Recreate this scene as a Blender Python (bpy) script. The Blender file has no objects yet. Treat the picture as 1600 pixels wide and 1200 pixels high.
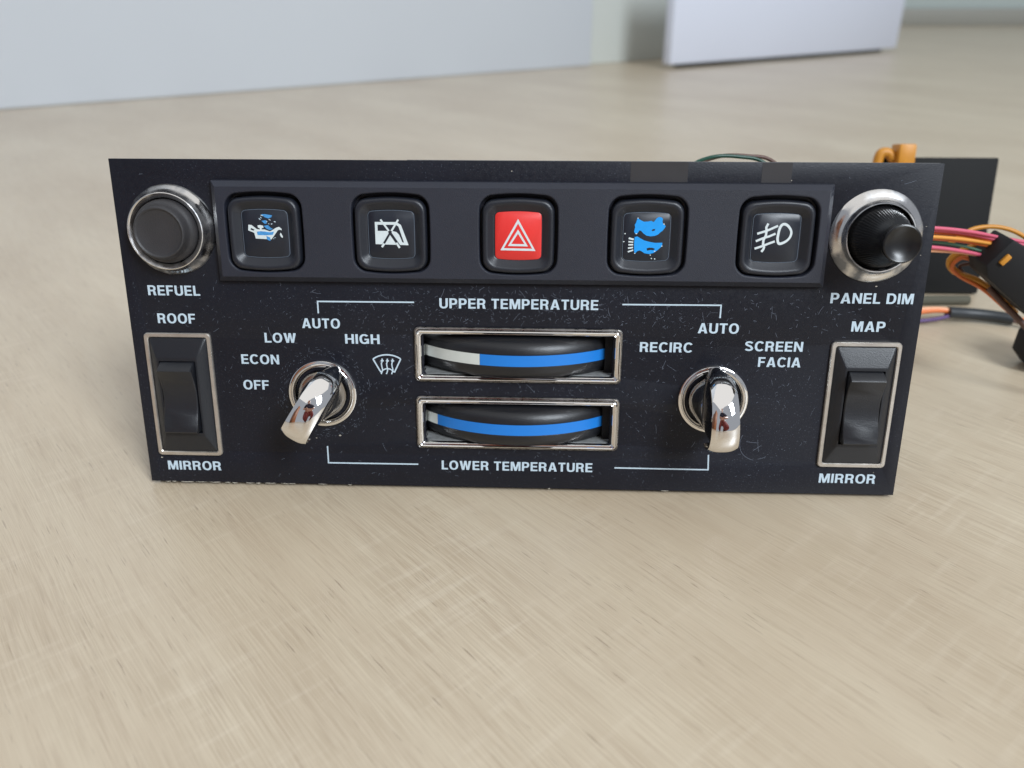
import bpy, bmesh, math, random
from mathutils import Vector, Matrix
R_ = math.radians
SC = bpy.context.scene
COL = SC.collection
MM = 0.001

# ---------------------------------------------------------------- camera
cam_d = bpy.data.cameras.new('camera')
cam_d.sensor_fit = 'HORIZONTAL'; cam_d.sensor_width = 36.0
cam_d.lens = 36.0 * 1250.0 / 1600.0
cam_d.clip_start = 0.005; cam_d.clip_end = 60.0
cam = bpy.data.objects.new('camera', cam_d); COL.objects.link(cam)
RC = Matrix(((0.999334, -0.01537, 0.033085), (0.036467, 0.445958, -0.894311), (-0.001009, 0.894922, 0.446221)))
cam.matrix_world = Matrix.Translation(Vector((5.406, -180.521, 122.364)) * MM) @ RC.to_4x4()
cam_d.dof.use_dof = True
cam_d.dof.focus_distance = 0.199
cam_d.dof.aperture_fstop = 14.5
SC.camera = cam

# ---------------------------------------------------------------- world and lamps
W = bpy.data.worlds.new('World'); SC.world = W; W.use_nodes = True
bg = W.node_tree.nodes['Background']
bg.inputs[0].default_value = (0.78, 0.83, 0.92, 1); bg.inputs[1].default_value = 0.44

def area(name, loc, target, sx, sy, power, color):
    d = bpy.data.lights.new(name, 'AREA'); d.shape = 'RECTANGLE'; d.size = sx; d.size_y = sy
    d.energy = power; d.color = color
    o = bpy.data.objects.new(name, d); COL.objects.link(o)
    o.location = loc
    o.rotation_euler = (Vector(target) - Vector(loc)).to_track_quat('-Z', 'Y').to_euler()
    return o
area('window_light', (1.35, -1.6, 1.7), (0, 0, 0), 0.75, 1.1, 78, (0.86, 0.93, 1.0))
area('ceiling_bounce_light', (-0.2, 0.1, 2.5), (0, 0.3, 0), 4.2, 4.2, 29, (1.0, 0.94, 0.84))
SC.view_settings.view_transform = 'Standard'; SC.view_settings.look = 'None'
SC.view_settings.exposure = 0.0; SC.view_settings.gamma = 1.0
SC.render.engine = 'CYCLES'
SC.cycles.max_bounces = 8

# ---------------------------------------------------------------- materials
def srgb(r, g, b):
    f = lambda c: (c / 12.92) if c <= 0.04045 else ((c + 0.055) / 1.055) ** 2.4
    return (f(r / 255), f(g / 255), f(b / 255), 1)

def mat(name, col, rough=0.5, metal=0.0, spec=0.5, var=0.0, vscale=300, bump=0.0, bscale=3000, rvar=0.0, trans=0.0, coat=0.0):
    m = bpy.data.materials.new(name); m.use_nodes = True
    nt = m.node_tree; b = nt.nodes['Principled BSDF']
    b.inputs['Base Color'].default_value = col
    b.inputs['Roughness'].default_value = rough
    b.inputs['Metallic'].default_value = metal
    b.inputs['Specular IOR Level'].default_value = spec
    b.inputs['Transmission Weight'].default_value = trans
    b.inputs['Coat Weight'].default_value = coat
    tc = nt.nodes.new('ShaderNodeTexCoord')
    if var or rvar:
        n = nt.nodes.new('ShaderNodeTexNoise'); n.inputs['Scale'].default_value = vscale; n.inputs['Detail'].default_value = 6
        nt.links.new(tc.outputs['Object'], n.inputs['Vector'])
        if var:
            r = nt.nodes.new('ShaderNodeMapRange'); r.inputs[1].default_value = 0.25; r.inputs[2].default_value = 0.75
            r.inputs[3].default_value = 1 - var; r.inputs[4].default_value = 1 + var
            nt.links.new(n.outputs['Fac'], r.inputs[0])
            h = nt.nodes.new('ShaderNodeVectorMath'); h.operation = 'SCALE'
            h.inputs[0].default_value = col[:3]; nt.links.new(r.outputs[0], h.inputs['Scale'])
            nt.links.new(h.outputs[0], b.inputs['Base Color'])
        if rvar:
            r2 = nt.nodes.new('ShaderNodeMapRange'); r2.inputs[1].default_value = 0.3; r2.inputs[2].default_value = 0.7
            r2.inputs[3].default_value = max(0.02, rough - rvar); r2.inputs[4].default_value = rough + rvar
            nt.links.new(n.outputs['Fac'], r2.inputs[0]); nt.links.new(r2.outputs[0], b.inputs['Roughness'])
    if bump:
        n2 = nt.nodes.new('ShaderNodeTexNoise'); n2.inputs['Scale'].default_value = bscale; n2.inputs['Detail'].default_value = 3
        nt.links.new(tc.outputs['Object'], n2.inputs['Vector'])
        bp = nt.nodes.new('ShaderNodeBump'); bp.inputs['Strength'].default_value = bump; bp.inputs['Distance'].default_value = 0.0002
        nt.links.new(n2.outputs['Fac'], bp.inputs['Height']); nt.links.new(bp.outputs[0], b.inputs['Normal'])
    return m

def plate_material():
    m = mat('worn_black_plate', srgb(27, 28, 35), 0.42, spec=0.32)
    nt = m.node_tree; b = nt.nodes['Principled BSDF']; N = nt.nodes.new; L = nt.links.new
    tc = N('ShaderNodeTexCoord')
    n1 = N('ShaderNodeTexNoise'); n1.inputs['Scale'].default_value = 2600; n1.inputs['Detail'].default_value = 2
    n2 = N('ShaderNodeTexNoise'); n2.inputs['Scale'].default_value = 26; n2.inputs['Detail'].default_value = 5
    n3 = N('ShaderNodeTexNoise'); n3.inputs['Scale'].default_value = 900; n3.inputs['Detail'].default_value = 4
    for n in (n1, n2, n3): L(tc.outputs['Object'], n.inputs['Vector'])
    sp = N('ShaderNodeMapRange'); sp.inputs[1].default_value = 0.63; sp.inputs[2].default_value = 0.74; L(n1.outputs['Fac'], sp.inputs[0])
    ar = N('ShaderNodeMapRange'); ar.inputs[1].default_value = 0.42; ar.inputs[2].default_value = 0.66; L(n2.outputs['Fac'], ar.inputs[0])
    mu = N('ShaderNodeMath'); mu.operation = 'MULTIPLY_ADD'; L(ar.outputs[0], mu.inputs[0]); mu.inputs[1].default_value = 0.4; mu.inputs[2].default_value = 0.12
    m2 = N('ShaderNodeMath'); m2.operation = 'MULTIPLY'; L(sp.outputs[0], m2.inputs[0]); L(mu.outputs[0], m2.inputs[1])
    mx = N('ShaderNodeMix'); mx.data_type = 'RGBA'; L(m2.outputs[0], mx.inputs[0])
    mx.inputs[6].default_value = srgb(19, 21, 30); mx.inputs[7].default_value = srgb(104, 110, 122)
    mz = N('ShaderNodeMix'); mz.data_type = 'RGBA'; L(ar.outputs[0], mz.inputs[0]); mz.inputs[6].default_value = (1, 1, 1, 1); mz.inputs[7].default_value = (1.22, 1.24, 1.26, 1)
    mm = N('ShaderNodeMix'); mm.data_type = 'RGBA'; mm.blend_type = 'MULTIPLY'; mm.inputs[0].default_value = 1
    L(mx.outputs[2], mm.inputs[6]); L(mz.outputs[2], mm.inputs[7]); L(mm.outputs[2], b.inputs['Base Color'])
    rr = N('ShaderNodeMapRange'); rr.inputs[1].default_value = 0.3; rr.inputs[2].default_value = 0.7; rr.inputs[3].default_value = 0.34; rr.inputs[4].default_value = 0.5
    L(n3.outputs['Fac'], rr.inputs[0]); L(rr.outputs[0], b.inputs['Roughness'])
    bp = N('ShaderNodeBump'); bp.inputs['Strength'].default_value = 0.25; bp.inputs['Distance'].default_value = 0.0001
    L(n1.outputs['Fac'], bp.inputs['Height']); L(bp.outputs[0], b.inputs['Normal'])
    return m

def worn_chrome():
    m = mat('worn_chrome', (.7, .69, .67, 1), .14, 1.0)
    nt = m.node_tree; b = nt.nodes['Principled BSDF']; N = nt.nodes.new; L = nt.links.new
    tc = N('ShaderNodeTexCoord'); n = N('ShaderNodeTexNoise'); n.inputs['Scale'].default_value = 210; n.inputs['Detail'].default_value = 5
    n2 = N('ShaderNodeTexNoise'); n2.inputs['Scale'].default_value = 60; n2.inputs['Detail'].default_value = 3
    L(tc.outputs['Object'], n.inputs['Vector']); L(tc.outputs['Object'], n2.inputs['Vector'])
    a = N('ShaderNodeMath'); a.operation = 'MULTIPLY_ADD'; L(n.outputs['Fac'], a.inputs[0]); a.inputs[1].default_value = .6; L(n2.outputs['Fac'], a.inputs[2])
    r = N('ShaderNodeMapRange'); r.inputs[1].default_value = .84; r.inputs[2].default_value = .96; L(a.outputs[0], r.inputs[0])
    mx = N('ShaderNodeMix'); mx.data_type = 'RGBA'; L(r.outputs[0], mx.inputs[0]); mx.inputs[6].default_value = (.72, .71, .70, 1); mx.inputs[7].default_value = (.22, .23, .25, 1)
    L(mx.outputs[2], b.inputs['Base Color'])
    r2 = N('ShaderNodeMapRange'); r2.inputs[1].default_value = .70; r2.inputs[2].default_value = .9; r2.inputs[3].default_value = .08; r2.inputs[4].default_value = .5; L(a.outputs[0], r2.inputs[0])
    L(r2.outputs[0], b.inputs['Roughness'])
    return m

def floor_material():
    m = bpy.data.materials.new('pale_wood_laminate'); m.use_nodes = True
    nt = m.node_tree; b = nt.nodes['Principled BSDF']; N = nt.nodes.new; L = nt.links.new
    tc = N('ShaderNodeTexCoord')
    rot = N('ShaderNodeMapping'); rot.inputs['Rotation'].default_value = (0, 0, R_(-132)); L(tc.outputs['Object'], rot.inputs['Vector'])
    # gentle warp so the grain is not ruler straight
    wn = N('ShaderNodeTexNoise'); wn.inputs['Scale'].default_value = 6; wn.inputs['Detail'].default_value = 2; L(rot.outputs[0], wn.inputs['Vector'])
    ws = N('ShaderNodeVectorMath'); ws.operation = 'SUBTRACT'; L(wn.outputs['Color'], ws.inputs[0]); ws.inputs[1].default_value = (.5, .5, .5)
    wm = N('ShaderNodeVectorMath'); wm.operation = 'MULTIPLY'; L(ws.outputs[0], wm.inputs[0]); wm.inputs[1].default_value = (0, .008, 0)
    wa = N('ShaderNodeVectorMath'); wa.operation = 'ADD'; L(rot.outputs[0], wa.inputs[0]); L(wm.outputs[0], wa.inputs[1])
    def streak(sx, sy, detail=3, off=0):
        mp = N('ShaderNodeMapping'); mp.inputs['Scale'].default_value = (sx, sy, 1); mp.inputs['Location'].default_value = (off, off * .7, 0)
        L(wa.outputs[0], mp.inputs['Vector'])
        n = N('ShaderNodeTexNoise'); n.inputs['Scale'].default_value = 1; n.inputs['Detail'].default_value = detail; n.inputs['Roughness'].default_value = .55
        L(mp.outputs[0], n.inputs['Vector']); return n.outputs['Fac']
    def rng(fac, a, c, lo=0., hi=1.):
        r = N('ShaderNodeMapRange'); r.inputs[1].default_value = a; r.inputs[2].default_value = c; r.inputs[3].default_value = lo; r.inputs[4].default_value = hi
        L(fac, r.inputs[0]); return r.outputs[0]
    def mul(a, c):
        r = N('ShaderNodeMath'); r.operation = 'MULTIPLY'; L(a, r.inputs[0])
        if isinstance(c, float): r.inputs[1].default_value = c
        else: L(c, r.inputs[1])
        return r.outputs[0]
    def mix(fac, a, c):
        r = N('ShaderNodeMix'); r.data_type = 'RGBA'
        L(fac, r.inputs[0])
        for v, i in ((a, 6), (c, 7)):
            if isinstance(v, tuple): r.inputs[i].default_value = v
            else: L(v, r.inputs[i])
        return r.outputs[2]
    tone = rng(streak(3.5, 12, 4), .32, .68)                      # broad figure
    base = mix(tone, srgb(205, 191, 167), srgb(188, 171, 146))
    band = rng(streak(16, 170, 5, 3), .40, .64)                     # medium grain bands
    base = mix(mul(band, .16), base, srgb(172, 150, 126))
    patch = rng(streak(11, 16, 3, 11), .40, .62)
    fine = rng(streak(60, 2500, 3, 5), .40, .60)                  # fine lines along the grain
    base = mix(mul(fine, mul(rng(patch, 0, 1, .28, 1.), .44)), base, srgb(158, 138, 112))
    line2 = rng(streak(45, 800, 3, 57), .56, .66)
    base = mix(mul(line2, .17), base, srgb(140, 116, 94))
    pore = rng(streak(120, 1800, 1, 17), .66, .73)                 # short dark pores
    pm = rng(streak(30, 90, 3, 29), .42, .62)
    base = mix(mul(mul(pore, pm), .55), base, srgb(112, 90, 74))
    cross = rng(streak(330, 42, 3, 41), .54, .68)                 # pale saw marks across the grain
    base = mix(mul(mul(cross, patch), .20), base, srgb(222, 210, 190))
    L(base, b.inputs['Base Color'])
    b.inputs['Roughness'].default_value = .42
    b.inputs['Specular IOR Level'].default_value = .5
    L(rng(streak(60, 500, 3, 2), .3, .7, .34, .46), b.inputs['Roughness'])
    b.inputs['Coat Weight'].default_value = .5; b.inputs['Coat Roughness'].default_value = .32
    bp = N('ShaderNodeBump'); bp.inputs['Strength'].default_value = .12; bp.inputs['Distance'].default_value = .0002
    L(fine, bp.inputs['Height']); L(bp.outputs[0], b.inputs['Normal'])
    return m

M = dict(
    plate=plate_material(), floor=floor_material(),
    strip=mat('black_moulded_plastic', srgb(33, 36, 47), .5, spec=.5, var=.12, vscale=60, bump=.35, bscale=5200),
    cap=mat('button_plastic', srgb(28, 31, 39), .38, spec=.5, bump=.2, bscale=5200),
    window=mat('button_window', srgb(27, 32, 42), .36, spec=.5, rvar=.1, vscale=120),
    window_edge=mat('window_edge', srgb(104, 116, 130), .3),
    red=mat('red_legend_plate', srgb(222, 52, 48), .35, var=.05, vscale=200),
    print=mat('pale_blue_print', srgb(188, 206, 218), .55, var=.07, vscale=900),
    white=mat('white_symbol_print', srgb(206, 216, 218), .5, var=.05, vscale=900),
    bluepaint=mat('bright_blue_paint', srgb(18, 150, 232), .45, var=.06, vscale=500),
    dullblue=mat('scratched_blue_paint', srgb(66, 140, 200), .5, var=.3, vscale=1500),
    blue=mat('blue_band', srgb(26, 120, 206), .42, var=.03, vscale=300),
    grey=mat('pale_grey_band', srgb(208, 212, 206), .45, var=.05, vscale=300),
    chrome=mat('bright_chrome', (.86, .85, .84, 1), .045, 1.0),
    wornchrome=worn_chrome(),
    darkchrome=mat('dark_chrome', (.42, .42, .42, 1), .1, 1.0, rvar=.05, vscale=150),
    slotbase=mat('tarnished_trim', (.30, .29, .28, 1), .3, 1.0, rvar=.15, vscale=500, var=.35),
    satin=mat('satin_metal_trim', srgb(206, 200, 192), .34, .85, rvar=.08, vscale=400, var=.08),
    housing=mat('switch_housing_plastic', srgb(24, 27, 33), .36, spec=.5, bump=.3, bscale=4200),
    rocker=mat('rocker_plastic', srgb(27, 29, 34), .36, spec=.5, bump=.3, bscale=4200, var=.15, vscale=150),
    gloss=mat('gloss_black_plastic', srgb(22, 24, 30), .2, spec=.55, rvar=.05, vscale=200),
    wheel=mat('thumbwheel_plastic', srgb(24, 25, 29), .34, spec=.5, bump=.25, bscale=3600),
    rubber=mat('refuel_cap_plastic', srgb(48, 47, 49), .48, spec=.5, bump=.3, bscale=3800, var=.2, vscale=120),
    knurl=mat('knurled_black_plastic', srgb(15, 15, 17), .3, spec=.5),
    dust=mat('dusty_black_plastic', srgb(112, 114, 114), .8, var=.3, vscale=800),
    edge=mat('dull_cut_edge', srgb(96, 96, 98), .7),
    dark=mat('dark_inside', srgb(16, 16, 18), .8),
    tape=mat('tape_residue', srgb(43, 41, 43), .5, var=.15, vscale=150),
    chip=mat('chipped_pale_edge', srgb(170, 164, 152), .7, var=.2, vscale=700),
    lint=mat('dust_and_lint', srgb(112, 120, 134), .8),
    wall=mat('pale_blue_painted_wall', srgb(204, 210, 217), .6, var=.02, vscale=3),
    recess=mat('grey_green_painted_wall', srgb(206, 211, 206), .6),
    farwall=mat('pale_green_painted_wall', srgb(196, 208, 206), .6),
    skirt=mat('beige_skirting', srgb(160, 160, 152), .5),
    door=mat('white_door_paint', srgb(214, 219, 232), .4, spec=.5),
    amber=mat('amber_plastic', srgb(198, 134, 40), .45, var=.08, vscale=200),
    module=mat('black_module_plastic', srgb(16, 17, 18), .7, spec=.3, bump=.2, bscale=2500, var=.12, vscale=40),
    plug=mat('black_plug_plastic', srgb(22, 22, 24), .65, spec=.3),
    w_pink=mat('pink_wire', srgb(206, 92, 116), .45), w_orange=mat('orange_wire', srgb(216, 112, 50), .45),
    w_yellow=mat('yellow_orange_wire', srgb(220, 150, 60), .5),
    w_green=mat('green_wire', srgb(66, 112, 88), .45), w_brown=mat('brown_wire', srgb(92, 66, 58), .5),
    w_purple=mat('purple_wire', srgb(84, 58, 110), .45), w_peach=mat('peach_wire', srgb(232, 168, 128), .45),
    w_dkgreen=mat('dark_green_wire', srgb(18, 66, 52), .4), w_grey=mat('matt_olive_grey', srgb(84, 82, 70), .85),
    sleeve=mat('black_heat_shrink', srgb(38, 42, 46), .45),
    cabinet=mat('brown_wood', srgb(140, 84, 48), .5, var=.2, vscale=12),
    skin=mat('skin', srgb(190, 140, 118), .5), redcloth=mat('red_trouser_cloth', srgb(120, 44, 40), .9),
    curtain=mat('dark_fabric', srgb(44, 40, 56), .9, var=.2, vscale=40),
)

# ---------------------------------------------------------------- object helpers
def put(name, me, material, parent=None, loc=None, label=None, kind=None):
    if material is not None and not me.materials: me.materials.append(material)
    o = bpy.data.objects.new(name, me); COL.objects.link(o)
    if parent is not None: o.parent = parent
    if loc is not None: o.location = Vector(loc) * MM
    if label: o['label'] = label
    if kind: o['kind'] = kind
    return o
def PL(u, v, w): return (u, -w, v)             # panel coordinates (right, up, out) -> local axes
def empty(name, loc, label, cat, rot=(0, 0, 0)):
    o = bpy.data.objects.new(name, None); COL.objects.link(o); o.empty_display_size = .01
    o.location = Vector(loc) * MM; o.rotation_euler = rot
    o['label'] = label; o['category'] = cat
    return o
def finish(name, bm, smooth=35, panel=False):
    bmesh.ops.recalc_face_normals(bm, faces=bm.faces)
    me = bpy.data.meshes.new(name)
    for vtx in bm.verts:
        c = vtx.co
        vtx.co = Vector(PL(*c) if panel else c) * MM
    if panel:
        pass
    bm.to_mesh(me); bm.free()
    if smooth:
        for p in me.polygons: p.use_smooth = True
        me.set_sharp_from_angle(angle=R_(smooth))
    return me
def loft(name, rings, cap0=True, cap1=True, smooth=35, panel=True):
    """rings: list of equal-length lists of (u, v, w)."""
    bm = bmesh.new(); vs = [[bm.verts.new(p) for p in r] for r in rings]
    n = len(rings[0])
    for a, b in zip(vs, vs[1:]):
        for i in range(n):
            j = (i + 1) % n
            bm.faces.new((a[i], a[j], b[j], b[i]))
    if cap0: bm.faces.new(vs[0][::-1])
    if cap1: bm.faces.new(vs[-1])
    return finish(name, bm, smooth, panel)
def rr(w, h, r, n=8, bt=0, bs=0, cu=0, cv=0):
    """rounded rectangle, edges bulged outwards by bt (top and bottom) and bs (sides)."""
    pts = []
    for k, (sx, sy) in enumerate(((1, 1), (-1, 1), (-1, -1), (1, -1))):
        for i in range(n + 1):
            a = R_(90 * k + 90 * i / n)
            pts.append((sx * (w / 2 - r) + r * math.cos(a), sy * (h / 2 - r) + r * math.sin(a)))
        # mid points along the next straight side
        nx = ((-1, 1), (-1, -1), (1, -1), (1, 1))[k]
        x0, y0 = pts[-1]; x1 = nx[0] * (w / 2 - r) + r * math.cos(R_(90 * k + 90)); y1 = nx[1] * (h / 2 - r) + r * math.sin(R_(90 * k + 90))
        for i in range(1, n):
            t = i / n; pts.append((x0 + (x1 - x0) * t, y0 + (y1 - y0) * t))
    out = []
    for x, y in pts:
        fy = bt * (1 - (2 * x / w) ** 2) * (1 if y > 0 else -1) * min(1, abs(y) / (h / 2) * 1.2)
        fx = bs * (1 - (2 * y / h) ** 2) * (1 if x > 0 else -1) * min(1, abs(x) / (w / 2) * 1.2)
        out.append((cu + x + fx, cv + y + fy))
    return out
def at(loop, w, cu=0, cv=0): return [(x + cu, y + cv, w) for x, y in loop]
def circle(r, n=64): return [(r * math.cos(2 * math.pi * i / n), r * math.sin(2 * math.pi * i / n)) for i in range(n)]
def lathe(name, prof, n=72, cap0=False, cap1=True, smooth=35):
    return loft(name, [at(circle(max(r, .01), n), w) for r, w in prof], cap0, cap1, smooth)
def shape(name, loops, w0, w1, bevel=0, res=2, smooth=35):
    """flat shape with holes (even-odd), from w0 to w1, via a filled 2D curve."""
    cu = bpy.data.curves.new(name, 'CURVE'); cu.dimensions = '2D'; cu.fill_mode = 'BOTH'
    for lp in loops:
        s = cu.splines.new('POLY'); s.points.add(len(lp) - 1)
        for p, (x, y) in zip(s.points, lp): p.co = (x, y, 0, 1)
        s.use_cyclic_u = True
    cu.extrude = (w1 - w0) / 2 - bevel
    if bevel: cu.bevel_depth = bevel; cu.bevel_resolution = res; cu.offset = -bevel
    o = bpy.data.objects.new(name, cu); COL.objects.link(o)
    bpy.context.view_layer.update()
    me = bpy.data.meshes.new_from_object(o.evaluated_get(bpy.context.evaluated_depsgraph_get()))
    bpy.data.objects.remove(o); bpy.data.curves.remove(cu)
    bm = bmesh.new(); bm.from_mesh(me); bpy.data.meshes.remove(me)
    bmesh.ops.remove_doubles(bm, verts=bm.verts, dist=.0005)
    for vtx in bm.verts: vtx.co.z += (w0 + w1) / 2
    return finish(name, bm, smooth, True)
def box_bm(bm, c, s, rot=None):
    ret = bmesh.ops.create_cube(bm, size=1)
    for vtx in ret['verts']:
        p = Vector((vtx.co.x * s[0], vtx.co.y * s[1], vtx.co.z * s[2]))
        if rot is not None: p = rot @ p
        vtx.co = p + Vector(c)
    return ret['verts']
def bbox(name, c, s, bev=0, rot=None, panel=False, seg=2):
    bm = bmesh.new(); box_bm(bm, (0, 0, 0), s)
    if bev: bmesh.ops.bevel(bm, geom=bm.edges[:], offset=bev, segments=seg, affect='EDGES', profile=.5)
    for vtx in bm.verts:
        if rot is not None: vtx.co = rot @ vtx.co
        vtx.co += Vector(c)
    return finish(name, bm, 35, panel)
def smoothline(pts, k=8):
    P = [Vector(p) for p in pts]; P = [P[0] * 2 - P[1]] + P + [P[-1] * 2 - P[-2]]; out = []
    for i in range(1, len(P) - 2):
        for j in range(k):
            t = j / k; a, b, c, d = P[i - 1:i + 3]
            out.append(.5 * ((2 * b) + (c - a) * t + (2 * a - 5 * b + 4 * c - d) * t * t + (3 * b - a - 3 * c + d) * t ** 3))
    out.append(P[-2]); return out
def tube(name, pts, r, n=10, k=8, panel=False, bm=None):
    own = bm is None
    if own: bm = bmesh.new()
    line = smoothline(pts, k); prev = None; up = Vector((0, 0, 1))
    rings = []
    for i, p in enumerate(line):
        d = (line[min(i + 1, len(line) - 1)] - line[max(i - 1, 0)]).normalized()
        x = d.cross(up)
        if x.length < .05: x = d.cross(Vector((0, 1, 0)))
        x.normalize(); y = x.cross(d)
        rings.append([bm.verts.new(p + x * r * math.cos(2 * math.pi * j / n) + y * r * math.sin(2 * math.pi * j / n)) for j in range(n)])
    for a, b in zip(rings, rings[1:]):
        for j in range(n): bm.faces.new((a[j], a[(j + 1) % n], b[(j + 1) % n], b[j]))
    bm.faces.new(rings[0][::-1]); bm.faces.new(rings[-1])
    if own: return finish(name, bm, 50, panel)

# ---------------------------------------------------------------- lettering: own grotesque capitals
T = .188
def ell(cx, cy, rx, ry, a0, a1, n=26, p=2.25):
    o = []
    for i in range(n + 1):
        a = R_(a0 + (a1 - a0) * i / n); c, s = math.cos(a), math.sin(a)
        o.append((cx + rx * math.copysign(abs(c) ** (2 / p), c), cy + ry * math.copysign(abs(s) ** (2 / p), s)))
    return o
def band(line, t):
    L_, R2 = [], []
    n = len(line)
    for i, (x, y) in enumerate(line):
        x0, y0 = line[max(i - 1, 0)]; x1, y1 = line[min(i + 1, n - 1)]
        dx, dy = x1 - x0, y1 - y0; l = math.hypot(dx, dy) or 1
        L_.append((x - dy / l * t / 2, y + dx / l * t / 2)); R2.append((x + dy / l * t / 2, y - dx / l * t / 2))
    return ('strip', L_, R2)
def rect(x0, y0, x1, y1): return ('poly', [(x0, y0), (x1, y0), (x1, y1), (x0, y1)])
def ring(cx, cy, rx, ry):
    a = ell(cx, cy, rx, ry, 0, 360, 40); b = ell(cx, cy, rx - T, ry - T * .86, 0, 360, 40)
    return ('strip', a, b)
t = T; h = T * .88
_r = lambda x0, y0, x1, y1: rect(x0, y0, x1, y1)
def _bowl(x, y0, y1, wx, th=h):
    cy = (y0 + y1) / 2; ry = (y1 - y0) / 2
    return ('strip', ell(x, cy, wx, ry, -90, 90, 18, 2.3), ell(x, cy, wx - T, ry - th, -90, 90, 18, 2.3))
G = {
 'E': (.60, [_r(0, 0, t, 1), _r(t, 0, .60, h), _r(t, .42, .56, .42 + h), _r(t, 1 - h, .59, 1)]),
 'F': (.57, [_r(0, 0, t, 1), _r(t, .41, .53, .41 + h), _r(t, 1 - h, .57, 1)]),
 'L': (.55, [_r(0, 0, t, 1), _r(t, 0, .55, h)]),
 'H': (.70, [_r(0, 0, t, 1), _r(.70 - t, 0, .70, 1), _r(t, .42, .70 - t, .42 + h)]),
 'I': (t, [_r(0, 0, t, 1)]),
 'T': (.62, [_r(0, 1 - h, .62, 1), _r(.31 - t / 2, 0, .31 + t / 2, 1 - h)]),
 'N': (.70, [_r(0, 0, t * .95, 1), _r(.70 - t * .95, 0, .70, 1), ('poly', [(t * .95, .66), (t * .95, 1), (t * 1.05, 1), (.70 - t * .95, .34), (.70 - t * .95, 0), (.70 - t * 1.05, 0)])]),
 'M': (.86, [_r(0, 0, t * .92, 1), _r(.86 - t * .92, 0, .86, 1), ('poly', [(t * .92, .62), (t * .92, 1), (.265, 1), (.43, .36), (.595, 1), (.86 - t * .92, 1), (.86 - t * .92, .62), (.52, 0), (.34, 0)])]),
 'A': (.76, [('poly', [(0, 0), (.27, 1), (.49, 1), (.76, 0), (.545, 0), (.38, .74), (.215, 0)]), _r(.20, .2, .56, .2 + h * .85)]),
 'W': (1.02, [('poly', [(.0, 1), (.215, 1), (.315, .33), (.41, 1), (.61, 1), (.705, .33), (.805, 1), (1.02, 1), (.82, 0), (.61, 0), (.51, .62), (.41, 0), (.20, 0)])]),
 'U': (.69, [_r(0, .34, t, 1), _r(.69 - t, .34, .69, 1), ('strip', ell(.345, .34, .345, .355, 180, 360, 22), ell(.345, .34, .345 - t, .355 - h, 180, 360, 22))]),
 'O': (.78, [ring(.39, .5, .39, .515)]),
 'C': (.72, [('strip', ell(.385, .5, .385, .515, 38, 322, 34), ell(.385, .5, .385 - t, .515 - h, 42, 318, 34))]),
 'G': (.76, [('strip', ell(.385, .5, .385, .515, 40, 330, 34), ell(.385, .5, .385 - t, .515 - h, 44, 330, 34)), _r(.40, .38, .75, .54), _r(.60, 0.02, .75, .38)]),
 'D': (.71, [_r(0, 0, t, 1), _r(t, 0, .34, h), _r(t, 1 - h, .34, 1), _bowl(.34, 0, 1, .37)]),
 'P': (.64, [_r(0, 0, t, 1), _r(t, .36, .34, .36 + h), _r(t, 1 - h, .34, 1), _bowl(.34, .36, 1, .30)]),
 'R': (.69, [_r(0, 0, t, 1), _r(t, .39, .36, .39 + h), _r(t, 1 - h, .36, 1), _bowl(.36, .39, 1, .30), ('poly', [(.30, .42), (.50, .47), (.62, .36), (.64, .12), (.69, 0), (.475, 0), (.44, .12), (.43, .34), (.40, .39)])]),
 'S': (.66, [band(ell(.33, .745, .235, .165, 15, 215, 20, 2.1) + [(.22, .59), (.33, .535), (.44, .49)] + ell(.33, .26, .245, .17, 35, -165, 20, 2.1), T * .92)]),
}
def glyphs(name, text, u0, u1, v0, v1, w, rot=0, pivot=None):
    """capitals laid on the panel between u0..u1 and v0..v1; strokes of a letter sit a hair apart in height."""
    adv = []; x = 0
    for ch in text:
        if ch == ' ': x += .34; continue
        gw = G[ch][0]; adv.append((ch, x)); x += gw + .125
    tot = x - .125; sx = (u1 - u0) / tot; sy = v1 - v0
    bm = bmesh.new()
    for ch, ox in adv:
        for k, pc in enumerate(G[ch][1]):
            z = w + .03 + .004 * k
            def V(p):
                return bm.verts.new((u0 + (ox + p[0]) * sx, v0 + p[1] * sy, z))
            if pc[0] == 'poly':
                bm.faces.new([V(p) for p in pc[1]])
            else:
                a = [V(p) for p in pc[1]]; b = [V(p) for p in pc[2]]
                for i in range(len(a) - 1): bm.faces.new((a[i], a[i + 1], b[i + 1], b[i]))
    # give the print real thickness
    top = bm.faces[:]
    r = bmesh.ops.extrude_face_region(bm, geom=top)
    for e in r['geom']:
        if isinstance(e, bmesh.types.BMVert): e.co.z -= .028
    if rot:
        bmesh.ops.rotate(bm, verts=bm.verts, cent=(pivot[0], pivot[1], 0), matrix=Matrix.Rotation(rot, 3, 'Z'))
    return finish(name, bm, 0, True)
def strokes(name, lines, w, th=.03):
    """lines: list of (points, width); flat printed strokes."""
    bm = bmesh.new()
    for k, (pts, wd) in enumerate(lines):
        _, a, b = band(pts, wd); z = w + th + .004 * k
        A = [bm.verts.new((x, y, z)) for x, y in a]; B = [bm.verts.new((x, y, z)) for x, y in b]
        A2 = [bm.verts.new((x, y, w)) for x, y in a]; B2 = [bm.verts.new((x, y, w)) for x, y in b]
        for i in range(len(A) - 1):
            bm.faces.new((A[i], A[i + 1], B[i + 1], B[i])); bm.faces.new((A[i], A2[i], A2[i + 1], A[i + 1])); bm.faces.new((B[i], B[i + 1], B2[i + 1], B2[i]))
    return finish(name, bm, 0, True)

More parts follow.
